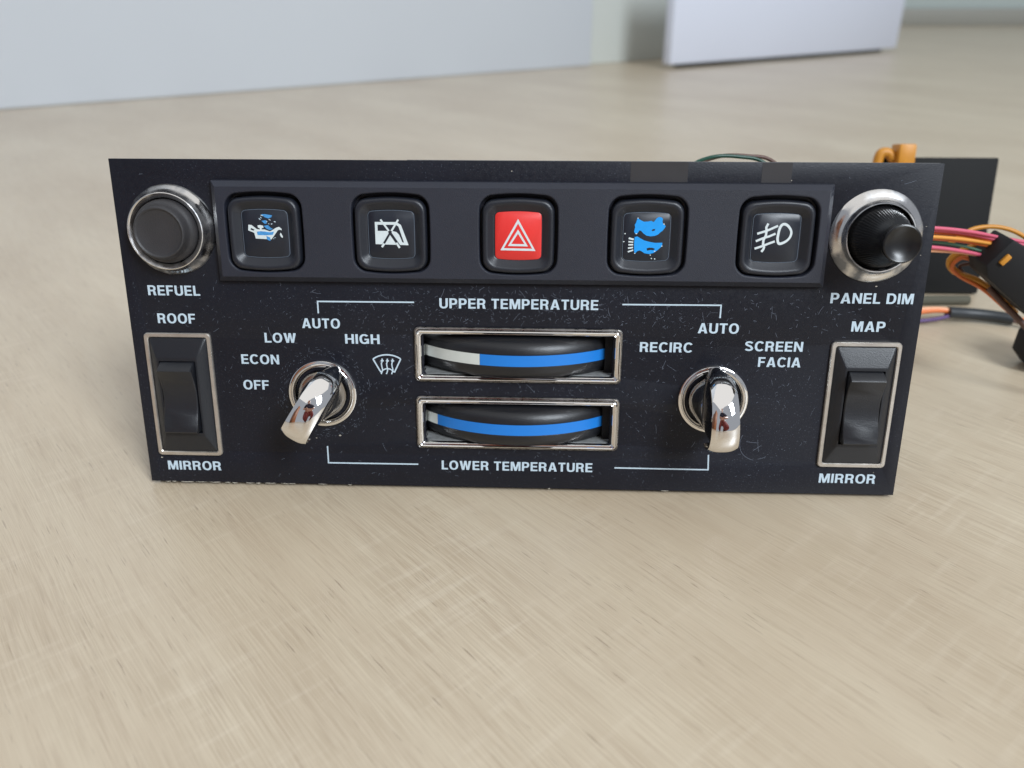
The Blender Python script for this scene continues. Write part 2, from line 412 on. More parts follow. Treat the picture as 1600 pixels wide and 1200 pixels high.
# ================================================================ SETTING
def sheet(name, x0, y0, x1, y1, m, z=0):
    bm = bmesh.new(); bm.faces.new([bm.verts.new(p) for p in ((x0, y0, z), (x1, y0, z), (x1, y1, z), (x0, y1, z))])
    return put(name, finish(name, bm, 0), m, kind='structure')
sheet('floor', -5000, -3500, 7000, 5200, M['floor'])

def wall_seg(name, a, b, thick, z0, z1, m, bev=0, kind='structure', parent=None):
    a = Vector((a[0], a[1])); b = Vector((b[0], b[1])); d = (b - a); n = Vector((-d.y, d.x)).normalized()
    c = (a + b) / 2 + n * thick / 2; ang = math.atan2(d.y, d.x)
    me = bbox(name, (0, 0, 0), (d.length, thick, z1 - z0), bev, Matrix.Rotation(ang, 3, 'Z'))
    return put(name, me, m, parent, (c.x, c.y, (z0 + z1) / 2), kind=kind)
wdir = Vector((817, 673)).normalized()
pA = Vector((-590.7, 719.6)); pB = Vector((86, 1277))
wall_seg('wall', pA - wdir * 2600, pB, 60, 0, 2500, M['wall'], 3)
wall_seg('wall', pB + Vector((-10, 15)), pB + wdir * 420 + Vector((-10, 15)), 60, 0, 2500, M['recess'], 2)
wall_seg('wall', (900, 4390 - 1590), (6800, 2815), 60, 0, 2500, M['farwall'], 2)
wall_seg('skirting', (900, 4390 - 1605), (6800, 2800), 12, 0, 52, M['skirt'], 2)
door = empty('white_panel', (466, 1407, 0), 'smooth white upright panel on the floor in front of the grey green wall', 'panel')
door.location = (0, 0, 0)
a, b = Vector((209.6, 1211)), Vector((722.3, 1609))
d = (b - a).normalized(); n = Vector((-d.y, d.x))
c = (a + b) / 2 + n * 9
door.location = Vector((c.x, c.y, 0)) * MM; door.rotation_euler = (0, 0, math.atan2(d.y, d.x))
put('board', bbox('board', (0, 0, 82), ((b - a).length, 18, 150), 2), M['door'], door)
put('gap_shadow', bbox('gap_shadow', (-12, 0, 4.5), ((b - a).length - 70, 12, 5), 1), M['dark'], door)  # dark strip standing in for the shadow in the gap under the board

# ================================================================ CONTROL PANEL
LEAN = R_(9.6314)
P = empty('climate_control_panel', (0, 0, 1), 'black car dashboard climate control panel with chrome knobs, standing upright on the floor', 'control panel', (-LEAN, 0, 0))

# faceplate with real openings
PW, PH = 200.0, 84.96
outer = [(-100, 0), (100, 0), (100, PH), (-100, PH)]
BU = (-62, -31, 0, 31, 62); BV = 67.8
holes = [rr(48.6, 10.8, .8, 4, cu=0, cv=36.95), rr(48.6, 10.8, .8, 4, cu=0, cv=18.5)]
holes += [rr(15.4, 31.8, .5, 4, cu=-88, cv=24.85), rr(15.4, 31.8, .5, 4, cu=87.5, cv=24.85)]
holes += [rr(17, 17, 2, 4, cu=u, cv=BV) for u in BU]
put('faceplate', shape('faceplate', [outer] + holes, -1.5, 0, .12, 1), M['plate'], P)
# mechanism housing behind the plate, open cavities are dark
bm = bmesh.new()
box_bm(bm, (0, 40, -38), (184, 62, 2)); box_bm(bm, (0, 10, -21), (184, 1.5, 34)); box_bm(bm, (0, 73, -10), (184, 1.5, 14))
box_bm(bm, (-92, 41, -21), (1.5, 64, 34)); box_bm(bm, (92, 41, -21), (1.5, 64, 34)); box_bm(bm, (0, 27.8, -20), (60, 1.4, 30))
put('rear_housing', finish('rear_housing', bm, 0, True), M['dark'], P)
put('light_blocker', bbox('light_blocker', (0, .2, -3.0), (197, 2.2, 2.6), .1, None, True), M['dark'], P)  # added behind the plate to block light and darken the gap below
# dark pans behind the push buttons
for u in BU:
    me = bbox('switch_body', (u, BV, -4.2), (17.5, 17.5, 5), .3, None, True)
    put('switch_body', me, M['dark'], P)

for vv in (36.95, 18.5):
    put('slot_ledge', bbox('slot_ledge', (0, vv - 5.55, -7), (50, .6, 13), .05, None, True), M['dust'], P)
    put('slot_shade', bbox('slot_shade', (23.7, vv, -8.6), (2.4, 10.6, 10.6), .05, None, True), M['dark'], P)  # dark block in place of the shadow at the slot's right end
# worn pale edge below the plate and at its top
random.seed(4)
bm = bmesh.new()
def chips(u0, u1, v, hmax, dens, w=0.02):
    x = u0
    while x < u1:
        l = random.uniform(.5, 4.0)
        if random.random() < dens:
            hh = random.uniform(.12, hmax); n = max(3, int(l / .4))
            top = [bm.verts.new((x + l * i / n, v + random.uniform(0, .12), w)) for i in range(n + 1)]
            bot = [bm.verts.new((x + l * i / n, v - hh * random.uniform(.5, 1) * math.sin(math.pi * (i + .3) / (n + .6)) , w)) for i in range(n + 1)]
            for i in range(n): bm.faces.new((top[i], top[i + 1], bot[i + 1], bot[i]))
        x += l + random.uniform(0, 1.5)
chips(-96, -64, -.02, .34, .9); chips(-60, 60, 0, .18, .12); chips(88, 99, 0, .2, .3)
put('chipped_edge', finish('chipped_edge', bm, 0, True), M['chip'], P, kind='stuff')
put('raw_top_edge', bbox('raw_top_edge', (36, PH + .04, -.75), (126, .12, 1.2), .05, None, True), M['edge'], P)
for u0, u1 in ((26.6, 40.2), (57.65, 64.69)):
    put('tape_residue', bbox('tape_residue', ((u0 + u1) / 2, 82.6, .02), (u1 - u0, 4.6, .03), 0, None, True), M['tape'], P)

# hairline scratches, dust and lint: far too many to count
bm = bmesh.new(); random.seed(11)
def hair(u, v, l, ang, curl, wd, w=.012):
    n = 5; x, y, a = u, v, ang; pts = []
    for i in range(n + 1):
        pts.append((x, y)); x += l / n * math.cos(a); y += l / n * math.sin(a); a += curl / n
    for (x0, y0), (x1, y1), i in zip(pts, pts[1:], range(n)):
        dx, dy = x1 - x0, y1 - y0; q = math.hypot(dx, dy); ox, oy = -dy / q * wd / 2, dx / q * wd / 2
        bm.faces.new([bm.verts.new((x0 + ox, y0 + oy, w)), bm.verts.new((x1 + ox, y1 + oy, w)), bm.verts.new((x1 - ox, y1 - oy, w)), bm.verts.new((x0 - ox, y0 - oy, w))])
def clear(u, v):
    if abs(u) < 27.2 and 30 < v < 45.2: return False
    if abs(u) < 27.2 and 11 < v < 26.2: return False
    if v > 54.5 and abs(u) < 76: return False
    if abs(abs(u) - 87.7) < 9.6 and 7.6 < v < 42.4: return False
    if math.hypot(abs(u) - 86.2, v - 68) < 11.4: return False
    if math.hypot(abs(u) - 50.7, v - 26) < 9.2: return False
    return True
for k in range(1900):
    u = random.gauss(2, 34) if random.random() < .75 else random.uniform(-98, 98); v = random.choice((random.gauss(49, 4), random.gauss(28, 10), random.uniform(2, 84)))
    if abs(u) > 98 or not 1 < v < 84 or not clear(u, v): continue
    big = random.random() < .05
    hair(u, v, random.uniform(1.2, 3.2) if big else random.uniform(.2, .95), random.uniform(0, 6.28), random.uniform(-1.6, 1.6) * (.3 if big else 1), random.uniform(.03, .062))
for k in range(230):                                         # rubbed halo round the left knob
    a = random.uniform(0, 6.28); rad = random.uniform(9.6, 12.5)
    hair(-50.8 + rad * math.cos(a), 26 + rad * math.sin(a), random.uniform(.15, .6), a + 1.57, .1, .04)
# circular rub mark and crossed scratches near the right knob
for a0, a1, r0 in ((150, 205, 4.6), (205, 262, 4.7), (275, 305, 4.4)):
    n = 10
    for i in range(n):
        a = R_(a0 + (a1 - a0) * i / n); hair(63 + r0 * math.cos(a), 14 + r0 * math.sin(a), r0 * R_(a1 - a0) / n, a + 1.57, R_(a1 - a0) / n, .07)
hair(60, 14.5, 3, -.15, .1, .07); hair(62, 12, 2.4, .6, .1, .07); hair(63, 15, 3.4, -1.5, .2, .06)
put('dust_and_scratches', finish('dust_and_scratches', bm, 0, True), M['lint'], P, kind='stuff')
bm = bmesh.new()                                              # small bright paint chips
for u, v, s in ((-47.2, 14.2, .35), (-53.6, 13.4, .2), (-96.3, 7.0, .25), (88, 55.8, .3), (-1.8, 82.6, .2), (97.9, 70.4, .16), (97.6, 63.5, .16), (73.6, 69, .15), (73.6, 66.9, .2), (94, 6.4, .14), (94, 4, .14), (64.7, 80.9, .2), (-92, 66, .14), (40, 40.6, .14)):
    n = 7; bm.faces.new([bm.verts.new((u + s * random.uniform(.6, 1.3) * math.cos(6.28 * i / n), v + s * .6 * random.uniform(.6, 1.3) * math.sin(6.28 * i / n), .02)) for i in range(n)])
put('paint_chips', finish('paint_chips', bm, 0, True), M['chip'], P, kind='stuff')

# printed words
WORDS = (('REFUEL', -94.3, -80.9, 51.45, 54.0), ('ROOF', -92.7, -82.9, 44.2, 46.75), ('MIRROR', -94.9, -80.3, 3.5, 6.05),
 ('AUTO', -55.3, -45.5, 43.4, 45.95), ('LOW', -65.3, -57.1, 39.45, 42.0), ('HIGH', -44.4, -35.5, 39.45, 41.95), ('ECON', -71.9, -62.0, 33.65, 36.2),
 ('OFF', -72.0, -65.25, 26.7, 29.25), ('UPPER TEMPERATURE', -19.9, 20.1, 49.0, 51.55), ('LOWER TEMPERATURE', -20.2, 20.1, 5.0, 7.55),
 ('AUTO', 45.3, 55.5, 43.4, 46.0), ('RECIRC', 31.0, 44.3, 38.35, 40.9), ('SCREEN', 57.4, 71.9, 38.95, 41.5), ('FACIA', 61.1, 71.8, 34.85, 37.4),
 ('PANEL DIM', 77.3, 97.5, 51.45, 54.05), ('MAP', 83.3, 91.6, 44.35, 46.95), ('MIRROR', 80.0, 94.7, 3.25, 5.85))
for wd, u0, u1, v0, v1 in WORDS:
    put('lettering', glyphs('lettering', wd, u0, u1, v0, v1, 0), M['print'], P, label='pale blue printed word ' + wd)
LW = .36
for pts in ([(-26.3, 50.42), (-50.9, 50.36), (-50.9, 47.3)], [(26.1, 50.5), (50.6, 50.6), (50.6, 47.35)], [(-50.8, 11.1), (-50.8, 6.3), (-26.5, 6.36)], [(50.5, 10.6), (50.7, 6.32), (25.95, 6.37)]):
    # mitred corner: two butted strokes
    a, b_, c_ = pts
    ls = [([a, b_], LW), ([b_, c_], LW)]
    if abs(a[1] - b_[1]) < 1:
        s = LW / 2 * (1 if c_[1] < b_[1] else -1)
        ls[0] = ([a, (b_[0] + math.copysign(LW / 2, b_[0] - a[0]), b_[1])], LW); ls[1] = ([(b_[0], b_[1] - s), c_], LW)
    else:
        ls[0] = ([a, (b_[0], b_[1] + LW / 2)], LW); ls[1] = ([(b_[0] - math.copysign(LW / 2, c_[0] - b_[0]), b_[1]), c_], LW)
    put('printed_line', strokes('printed_line', ls, 0), M['print'], P)
# windscreen demist symbol
cx, cy = -33.75, 34.2
arc = [(cx + 5.6 * math.sin(R_(a)), cy - 2.95 + 5.6 * math.cos(R_(a))) for a in range(-41, 42, 4)]
arc = [(x, cy + 1.0 + (y - cy - 1.0) * .86) for x, y in arc]
low = [(cx + 1.9 * math.sin(R_(a)), cy - 3.2 + 1.9 * math.cos(R_(a))) for a in range(-62, 63, 8)]
sy = [(arc, .36), ([arc[0], (cx - 1.75, cy - 2.3)], .36), ([arc[-1], (cx + 1.75, cy - 2.3)], .36), (low, .3)]
for dx in (-1.35, 0, 1.35):
    X = cx + dx
    sy.append(([(X - .35, cy - 2.75), (X - .12, cy - 2.2), (X + .05, cy - 1.5), (X - .12, cy - .7), (X - .2, cy), (X, cy + .55), (X + .05, cy + .8)], .3))
    sy.append(([(X + .05, cy + .62), (X + .05, cy + 1.0)], .78)); sy.append(([(X + .05, cy + .98), (X + .05, cy + 1.4)], .34))
put('demist_symbol', strokes('demist_symbol', sy, 0), M['print'], P)

# ---- raised switch strip with five wells
SU0, SU1, SV0, SV1 = -74.9, 74.75, 55.5, 80.15
def well(w_, h_, r_, n=8): return rr(w_, h_, r_, n, .55, .25)
strip_outer = lambda i: [(SU0 + i, SV0 + i), (SU1 - i, SV0 + i), (SU1 - i, SV1 - i), (SU0 + i, SV1 - i)]
bm = bmesh.new()
q = [[bm.verts.new((x, y, w)) for x, y in strip_outer(i)] for i, w in ((0, 0.02), (0.15, 1.5), (1.45, 2.85))]
for a_, b_ in zip(q, q[1:]):
    for i in range(4): bm.faces.new((a_[i], a_[(i + 1) % 4], b_[(i + 1) % 4], b_[i]))
me_rim = finish('strip_rim', bm, 20, True)
top_me = shape('strip_top', [strip_outer(1.45)] + [[(x + u, y + BV) for x, y in rr(19.7, 18.9, 3.2, 8, .8, .2)] for u in BU], 2.84, 2.85)
# wells: rounded lip then wall
parts = [me_rim, top_me]
for u in BU:
    rings = [at(rr(19.7, 18.9, 3.2, 8, .8, .2), 2.85, u, BV)]
    for ww, in_ in ((2.86, .2), (2.8, .38), (2.62, .52), (2.3, .6), (-1.6, .66)):
        rings.append(at(rr(19.7 - 2 * in_, 18.9 - 2 * in_, 3.2 - in_ * .6, 8, .8, .2), ww, u, BV))
    parts.append(loft('well', rings, False, False, 50))
bm = bmesh.new()
for me in parts: bm.from_mesh(me)
me = bpy.data.meshes.new('switch_strip'); bm.to_mesh(me); bm.free()
for p in me.polygons: p.use_smooth = True
me.set_sharp_from_angle(angle=R_(24))
put('switch_strip', me, M['strip'], P)

# ---- push buttons
def cap_mesh():
    R = lambda w_, h_, r_, ww, bt=.8, bs=.12: at(rr(w_, h_ - .6, r_, 8, bt, bs), ww)
    return loft('push_button', [R(17.3, 17.1, 2.4, -2.5), R(17.3, 17.1, 2.4, 1.9), R(17.1, 16.9, 2.4, 2.7), R(16.6, 16.4, 2.3, 3.15), R(15.9, 15.7, 2.2, 3.35),
        R(15.0, 14.8, 2.1, 3.3), R(14.3, 14.1, 2.0, 3.1), R(12.3, 12.0, 1.2, 1.75, .4), R(11.6, 11.4, 1.0, 1.6, .35), R(11.3, 11.0, .9, 1.6, .35)], True, True, 40)
cap = cap_mesh()
win = loft('legend_plate', [at(rr(11.2, 11.0, .9, 8, .35, .05), 1.5), at(rr(11.2, 11.0, .9, 8, .35, .05), 1.78), at(rr(11.05, 10.85, .85, 8, .35, .05), 1.84)], False, True, 40)
edge_outer = rr(11.3, 11.1, .95, 8, .36, .05); edge_in = rr(11.08, 10.88, .88, 8, .35, .05)
wedge = shape('window_edge', [edge_outer, edge_in], 1.55, 1.8)
btns = []
BLAB = ('push button with scratched oil can symbol', 'push button with crossed out door window symbol', 'push button with red hazard triangle plate',
        'push button with blue painted symbol', 'push button with fog lamp symbol')
TILT = (0, 0, 0, 0, 0)
for i, u in enumerate(BU):
    b = put('push_button', cap, M['cap'], P, PL(u - .05, BV - .35, (.1, -.1, 0, -.2, -.35)[i]), label=BLAB[i])
    b.rotation_euler = (0, 0, 0)
    lp = put('legend_plate', win.copy() if i == 2 else win, None, b)
    if i == 2: lp.data.materials.clear(); lp.data.materials.append(M['red']); lp['label'] = 'red plate'
    elif not win.materials: win.materials.append(M['window'])
    if i != 2: put('window_edge', wedge, M['window_edge'], b)
    btns.append(b)
win.materials.clear(); win.materials.append(M['window'])
WZ = 1.86
def closed(pts): return [tuple(p) for p in pts]
# 1 oil can
k = .0
def S(pts, s=11.0 / 640, ox=635, oy=630): return [((x - ox) * s, -(y - oy) * s) for x, y in pts]
can_out = S([(395, 505), (440, 510), (510, 565), (545, 572), (620, 570), (700, 598), (790, 545), (835, 532), (868, 560), (866, 582), (845, 572), (815, 578), (712, 710), (485, 700), (470, 620), (385, 585)])
can_hole = S([(430, 550), (478, 575), (462, 590), (420, 575)])
can_in = S([(515, 598), (610, 598), (690, 615), (770, 598), (735, 640), (640, 655), (520, 640)])
put('symbol', shape('symbol', [can_out, can_hole], WZ, WZ + .03), M['white'], btns[0])
put('symbol', shape('symbol', [S([(525, 515), (560, 508), (605, 518), (610, 548), (585, 552), (582, 572), (555, 572), (553, 552), (530, 545)])], WZ + .002, WZ + .036), M['white'], btns[0])
put('symbol', shape('symbol', [S([(845, 615), (862, 630), (880, 672), (872, 688), (850, 672), (838, 640)])], WZ, WZ + .03), M['white'], btns[0])
random.seed(7)
def blob(cx, cy, rx, ry, n=18, j=.25, rot=0):
    o = []
    for i in range(n):
        a = 2 * math.pi * i / n; q = 1 + random.uniform(-j, j); x, y = rx * q * math.cos(a), ry * q * math.sin(a)
        o.append((cx + x * math.cos(rot) - y * math.sin(rot), cy + x * math.sin(rot) + y * math.cos(rot)))
    return o
bl = [S(can) for can in (
    [(512, 600), (560, 592), (640, 600), (700, 610), (760, 600), (740, 640), (650, 655), (520, 648)],
    [(590, 362), (650, 356), (745, 368), (730, 398), (690, 412), (640, 402)],
    [(590, 450), (655, 440), (662, 480), (640, 490)], [(610, 520), (680, 508), (712, 545), (745, 565), (700, 582), (650, 560)],
    [(640, 660), (690, 680), (695, 735), (650, 712)])]
for bb in bl:
    put('paint_mark', shape('paint_mark', [[(x + random.uniform(-.08, .08), y + random.uniform(-.08, .08)) for x, y in bb]], WZ + .034, WZ + .06), M['dullblue'], btns[0])
bl2 = [blob(*(S([(x, y)])[0]), random.uniform(.12, .32), random.uniform(.06, .16), 8, .3, random.uniform(-.9, .2)) for x, y in ((570, 430), (600, 375), (715, 440), (730, 492), (690, 490), (780, 462), (745, 700), (765, 684), (560, 420), (700, 430), (660, 460), (585, 405))]
put('paint_flecks', shape('paint_flecks', bl2, WZ + .034, WZ + .05), M['print'], btns[0], kind='stuff')
# 2 crossed-out side window; source crop coordinates, 4x, centre (379, 463)
S2 = lambda pts: [((x - 379) * (11.05 / 282), -(y - 463) * (11.05 / 282)) for x, y in pts]
frame = S2([(277, 385), (412, 385), (440, 402), (484, 527), (277, 522)])
glass = S2([(293, 402), (408, 402), (424, 412), (456, 512), (445, 508), (426, 462), (410, 446), (385, 440), (293, 440)])
put('symbol', shape('symbol', [frame, glass], WZ, WZ + .03), M['white'], btns[1])
put('symbol', strokes('symbol', [(S2([(313, 370), (372, 452)]), .45), (S2([(424, 370), (372, 452)]), .45)], WZ + .03, .02), M['white'], btns[1])
put('symbol', strokes('symbol', [(S2([(364, 440), (424, 530)]), .62), (S2([(378, 440), (322, 530)]), .5)], WZ + .055, .02), M['window'], btns[1])
put('symbol', strokes('symbol', [(S2([(408, 512), (428, 544)]), .5), (S2([(332, 518), (316, 540)]), .5)], WZ + .08, .02), M['white'], btns[1])
# 3 hazard triangles; centre (1157, 470)
S3 = lambda pts: [((x - 1157) * (11.05 / 285), -(y - 470) * (11.05 / 285)) for x, y in pts]
put('symbol', shape('symbol', [S3([(1155, 365), (1266, 563), (1045, 560)]), S3([(1155, 393), (1245, 549), (1066, 547)])], WZ, WZ + .03), M['white'], btns[2])
put('symbol', shape('symbol', [S3([(1155, 430), (1218, 535), (1092, 533)]), S3([(1155, 456), (1196, 521), (1113, 520)])], WZ, WZ + .03), M['white'], btns[2])
# 4 blue painted shapes; centre (643, 670) at 8.573x
S4 = lambda pts: [((x - 645) * (11.05 / 638), -(y - 672) * (11.05 / 638)) for x, y in pts]
up4 = S4([(512, 405), (535, 430), (570, 448), (600, 462), (660, 458), (700, 448), (735, 465), (755, 440), (775, 412), (805, 395), (840, 400), (860, 420), (855, 460), (865, 485), (905, 520), (890, 550), (862, 585), (835, 605), (805, 635), (760, 655), (700, 662), (640, 650), (600, 622), (570, 590), (545, 580), (515, 625), (490, 630), (470, 600), (482, 540), (475, 505), (490, 480)])
up4h = S4([(712, 580), (730, 560), (762, 560), (755, 582), (725, 592)])
lo4 = S4([(482, 672), (520, 665), (560, 690), (620, 720), (700, 740), (770, 752), (872, 748), (868, 790), (845, 820), (800, 860), (760, 890), (700, 908), (630, 898), (590, 872), (560, 858), (530, 868), (492, 905), (482, 850), (478, 760)])
lo4h = S4([(655, 830), (690, 818), (740, 820), (775, 835), (755, 855), (710, 852), (665, 862)])
put('symbol', shape('symbol', [up4, up4h], WZ, WZ + .05), M['bluepaint'], btns[3], label='bright blue paint')
put('symbol', shape('symbol', [lo4, lo4h], WZ, WZ + .05), M['bluepaint'], btns[3], label='bright blue paint')
for (x0, y0, x1, y1, wd) in ((400, 690, 470, 708, .42), (398, 738, 466, 745, .34), (400, 782, 466, 780, .36), (396, 830, 466, 818, .36), (396, 880, 470, 855, .34)):
    put('symbol', strokes('symbol', [(S4([(x0, y0), (x1, y1)]), wd)], WZ, .03), M['white'], btns[3])
fl = [blob(*(S4([(x, y)])[0]), .17, .13, 7, .35) for x, y in ((513, 412), (502, 628), (345, 628), (332, 738), (880, 492), (865, 795), (770, 870), (712, 922), (778, 975), (492, 900), (730, 970))]
put('paint_flecks', shape('paint_flecks', fl, WZ + .054, WZ + .07), M['white'], btns[3], kind='stuff')
# 5 fog lamp
S5 = lambda pts: [((x - 648) * (11.05 / 640), -(y - 690) * (11.05 / 640)) for x, y in pts]
lines5 = [(S5([(388, 632), (500, 595), (560, 570), (665, 520)]), .52), (S5([(378, 735), (480, 690), (560, 665), (640, 628)]), .52), (S5([(370, 838), (480, 800), (560, 765), (640, 735)]), .52),
          (S5([(528, 490), (505, 540), (512, 600), (510, 650), (482, 720), (482, 780), (500, 820), (490, 850), (468, 882)]), .55)]
put('symbol', strokes('symbol', lines5, WZ, .03), M['white'], btns[4])
lamp_o = S5([(735, 480), (780, 485), (830, 525), (868, 590), (868, 650), (840, 710), (790, 755), (720, 785), (680, 770), (658, 710), (660, 640), (672, 560), (695, 505)])
lamp_i = S5([(742, 515), (778, 525), (815, 560), (838, 600), (836, 650), (812, 695), (770, 728), (718, 748), (700, 735), (692, 690), (696, 630), (706, 570), (722, 530)])
def sm(lp, k=4):
    n = len(lp); out = []
    for i in range(n):
        a, b, c, d = (Vector(lp[(i + j - 1) % n]) for j in range(4))
        for j in range(k):
            t_ = j / k; v = .5 * ((2 * b) + (c - a) * t_ + (2 * a - 5 * b + 4 * c - d) * t_ * t_ + (3 * b - a - 3 * c + d) * t_ ** 3); out.append((v.x, v.y))
    return out
put('symbol', shape('symbol', [sm(lamp_o), sm(lamp_i)], WZ + .02, WZ + .05), M['white'], btns[4])

# ---- refuel button, left
ring_me = lathe('chrome_ring', [(11.15, 0.01), (11.1, .35), (10.8, .8), (10.2, 1.4), (9.75, 2.1), (9.5, 2.9), (9.45, 3.5), (9.35, 3.75), (9.15, 3.85), (8.6, 3.6), (8.1, 3.1), (7.9, 2.2), (7.9, -2)], 80, False, True, 30)
o = put('refuel_button', lathe('refuel_button', [(7.75, -2), (7.75, 3.0), (7.6, 4.0), (7.3, 4.6), (6.9, 4.9), (6.65, 5.3), (6.45, 6.2), (6.3, 6.9), (6.1, 7.2), (5.85, 7.3), (5.6, 7.2), (5.4, 6.95), (4.6, 6.75), (2.6, 6.6), (.02, 6.55)], 72, False, True, 32), M['rubber'], P, PL(-86.3, 67.95, 0), label='round black push button')
put('chrome_ring', ring_me, M['wornchrome'], o)
# ---- panel dimmer, right
def knob_mesh():
    n = 180; prof = [(7.55, -1, 0), (7.5, 2.6, 0), (7.2, 3.2, 1), (6.6, 5.2, 1), (5.9, 7.2, 1), (5.2, 9.2, 1), (4.6, 11.0, .6), (4.05, 12.2, 0), (3.95, 13.2, 0), (4.2, 14.0, 0), (4.38, 14.6, 0), (4.4, 15.0, 0), (4.28, 15.3, 0), (4.0, 15.4, 0), (3.75, 15.3, 0), (3.2, 14.95, 0), (2.2, 14.6, 0), (1.1, 14.42, 0), (.02, 14.38, 0)]
    rings = []
    for r, w, kn in prof:
        rings.append([((r - kn * .1 * (i % 3 == 0)) * math.cos(2 * math.pi * i / n), (r - kn * .1 * (i % 3 == 0)) * math.sin(2 * math.pi * i / n), w) for i in range(n)])
    return loft('dimmer_knob', rings, False, True, 28)
o = put('dimmer_knob', knob_mesh(), M['knurl'], P, PL(86.2, 67.95, 0), label='tall black ribbed knob with dished end')
ring2 = lathe('chrome_ring', [(11.15, 0.01), (11.1, .3), (10.7, .7), (9.7, 1.3), (8.9, 1.75), (8.5, 2.4), (8.35, 3.2), (8.2, 3.5), (7.95, 3.5), (7.8, 3.1), (7.75, 1.0), (7.7, -2)], 80, False, True, 30)
put('chrome_ring', ring2, M['wornchrome'], o)

# ---- rocker switches
def rocker_mesh():
    prof = [(9.55, -2), (9.55, 2.2), (9.3, 2.7), (8.0, 4.55), (7.65, 4.75), (7.3, 4.6), (5.5, 3.75), (3.5, 3.05), (1.5, 2.7), (-.8, 2.65), (-3, 2.95), (-5.2, 3.6), (-7.2, 4.3), (-8.9, 4.6), (-9.25, 4.4), (-9.4, 3.9), (-9.45, -2)]
    bm = bmesh.new(); hw = 4.45; bv = .22
    secs = []
    for u, ins in ((-hw, .22), (-hw + bv, 0), (hw - bv, 0), (hw, .22)):
        secs.append([bm.verts.new((u, v * (1 - ins / 9.5), w - (ins if w > 0 else 0))) for v, w in prof])
    n = len(prof)
    for a_, b_ in zip(secs, secs[1:]):
        for i in range(n): bm.faces.new((a_[i], a_[(i + 1) % n], b_[(i + 1) % n], b_[i]))
    bm.faces.new(secs[0]); bm.faces.new(secs[-1][::-1])
    return finish('rocker', bm, 38, True)
frame_me = loft('trim_frame', [at(rr(17.5, 33.8, 1.1, 6), .01), at(rr(17.45, 33.75, 1.1, 6), .55), at(rr(17.1, 33.4, 1.0, 6), .8), at(rr(15.6, 31.9, .7, 6), .82), at(rr(15.2, 31.5, .6, 6), .6), at(rr(15.1, 31.4, .6, 6), -.6)], False, False, 30)
def housing_mesh():
    return loft('switch_housing', [at(rr(15.0, 31.3, .6, 6), -.6), at(rr(15.0, 31.3, .6, 6), .45), at(rr(14.7, 31.0, .6, 6), .62), at(rr(10.6, 21.6, .4, 6), 2.25), at(rr(10.3, 21.2, .4, 6), 2.3), at(rr(9.5, 19.7, .15, 6), 2.3), at(rr(9.4, 19.6, .15, 6), 1.9), at(rr(9.4, 19.6, .15, 6), -3)], False, True, 25)
hm, rm = housing_mesh(), rocker_mesh()
for u, lab, flip in ((-88.0, 'rocker switch below the word ROOF', 1), (87.6, 'rocker switch below the word MAP', 1)):
    s = put('rocker_switch', hm, M['housing'], P, PL(u, 24.85, 0), label=lab)
    put('trim_frame', frame_me, M['satin'], s)
    r = put('rocker', rm, M['rocker'], s, PL(0, .1, 0))
    if u < 0: r.location.x += -.05 * MM

# ---- temperature thumbwheels
def slot_trim():
    f = [(53.2, 14.5, 1.3, 0.01), (53.1, 14.4, 1.3, .45), (52.85, 14.15, 1.25, .6), (52.6, 13.9, 1.2, .5), (52.4, 13.7, 1.1, .1), (52.1, 13.4, 1.0, .1), (51.9, 13.2, 1.0, .9), (51.6, 12.9, .95, 1.35), (51.2, 12.5, .9, 1.5), (50.8, 12.1, .85, 1.35), (50.5, 11.8, .8, .95), (50.2, 11.5, .75, .9), (49.9, 11.2, .7, 1.0), (49.6, 11.0, .6, .9), (49.3, 10.8, .5, .5), (49.2, 10.7, .5, -5)]
    L_ = lambda nm, ff: loft(nm, [at(rr(a_, b_, r, 6), w) for a_, b_, r, w in ff], False, False, 26)
    return L_('trim_frame', f[4:]), L_('trim_base', f[:5])
tm, tb = slot_trim()
RW = 33.0
def wheel_mesh():
    prof = [(.5, -5.2), (RW - 4.5, -5.25), (RW - 2.6, -5.15), (RW - 1.4, -4.7), (RW - .6, -3.9), (RW - .15, -2.9), (RW, -1.6), (RW - .12, -1.45), (RW - .12, 1.45), (RW, 1.6), (RW - .15, 2.7), (RW - .7, 3.8), (RW - 1.6, 4.6), (RW - 2.9, 5.1), (RW - 4.8, 5.25), (.5, 5.2)]
    n = 160; bm = bmesh.new()
    rings = [[bm.verts.new((r * math.sin(2 * math.pi * i / n), v, r * math.cos(2 * math.pi * i / n))) for i in range(n)] for r, v in prof]
    for a_, b_ in zip(rings, rings[1:]):
        for i in range(n): bm.faces.new((a_[i], a_[(i + 1) % n], b_[(i + 1) % n], b_[i]))
    bm.faces.new(rings[0]); bm.faces.new(rings[-1])
    return finish('thumbwheel', bm, 35, True)
def band_mesh(a0, a1):
    bm = bmesh.new(); n = max(2, int((a1 - a0) / 1.5)); sec = []
    for i in range(n + 1):
        a = R_(a0 + (a1 - a0) * i / n)
        sec.append([bm.verts.new((r * math.sin(a), v, r * math.cos(a))) for r, v in ((RW - .3, -1.42), (RW - .03, -1.42), (RW - .03, 1.42), (RW - .3, 1.42))])
    for a_, b_ in zip(sec, sec[1:]):
        for i in range(4): bm.faces.new((a_[i], a_[(i + 1) % 4], b_[(i + 1) % 4], b_[i]))
    bm.faces.new(sec[0]); bm.faces.new(sec[-1][::-1])
    return finish('colour_band', bm, 35, True)
whm = wheel_mesh()
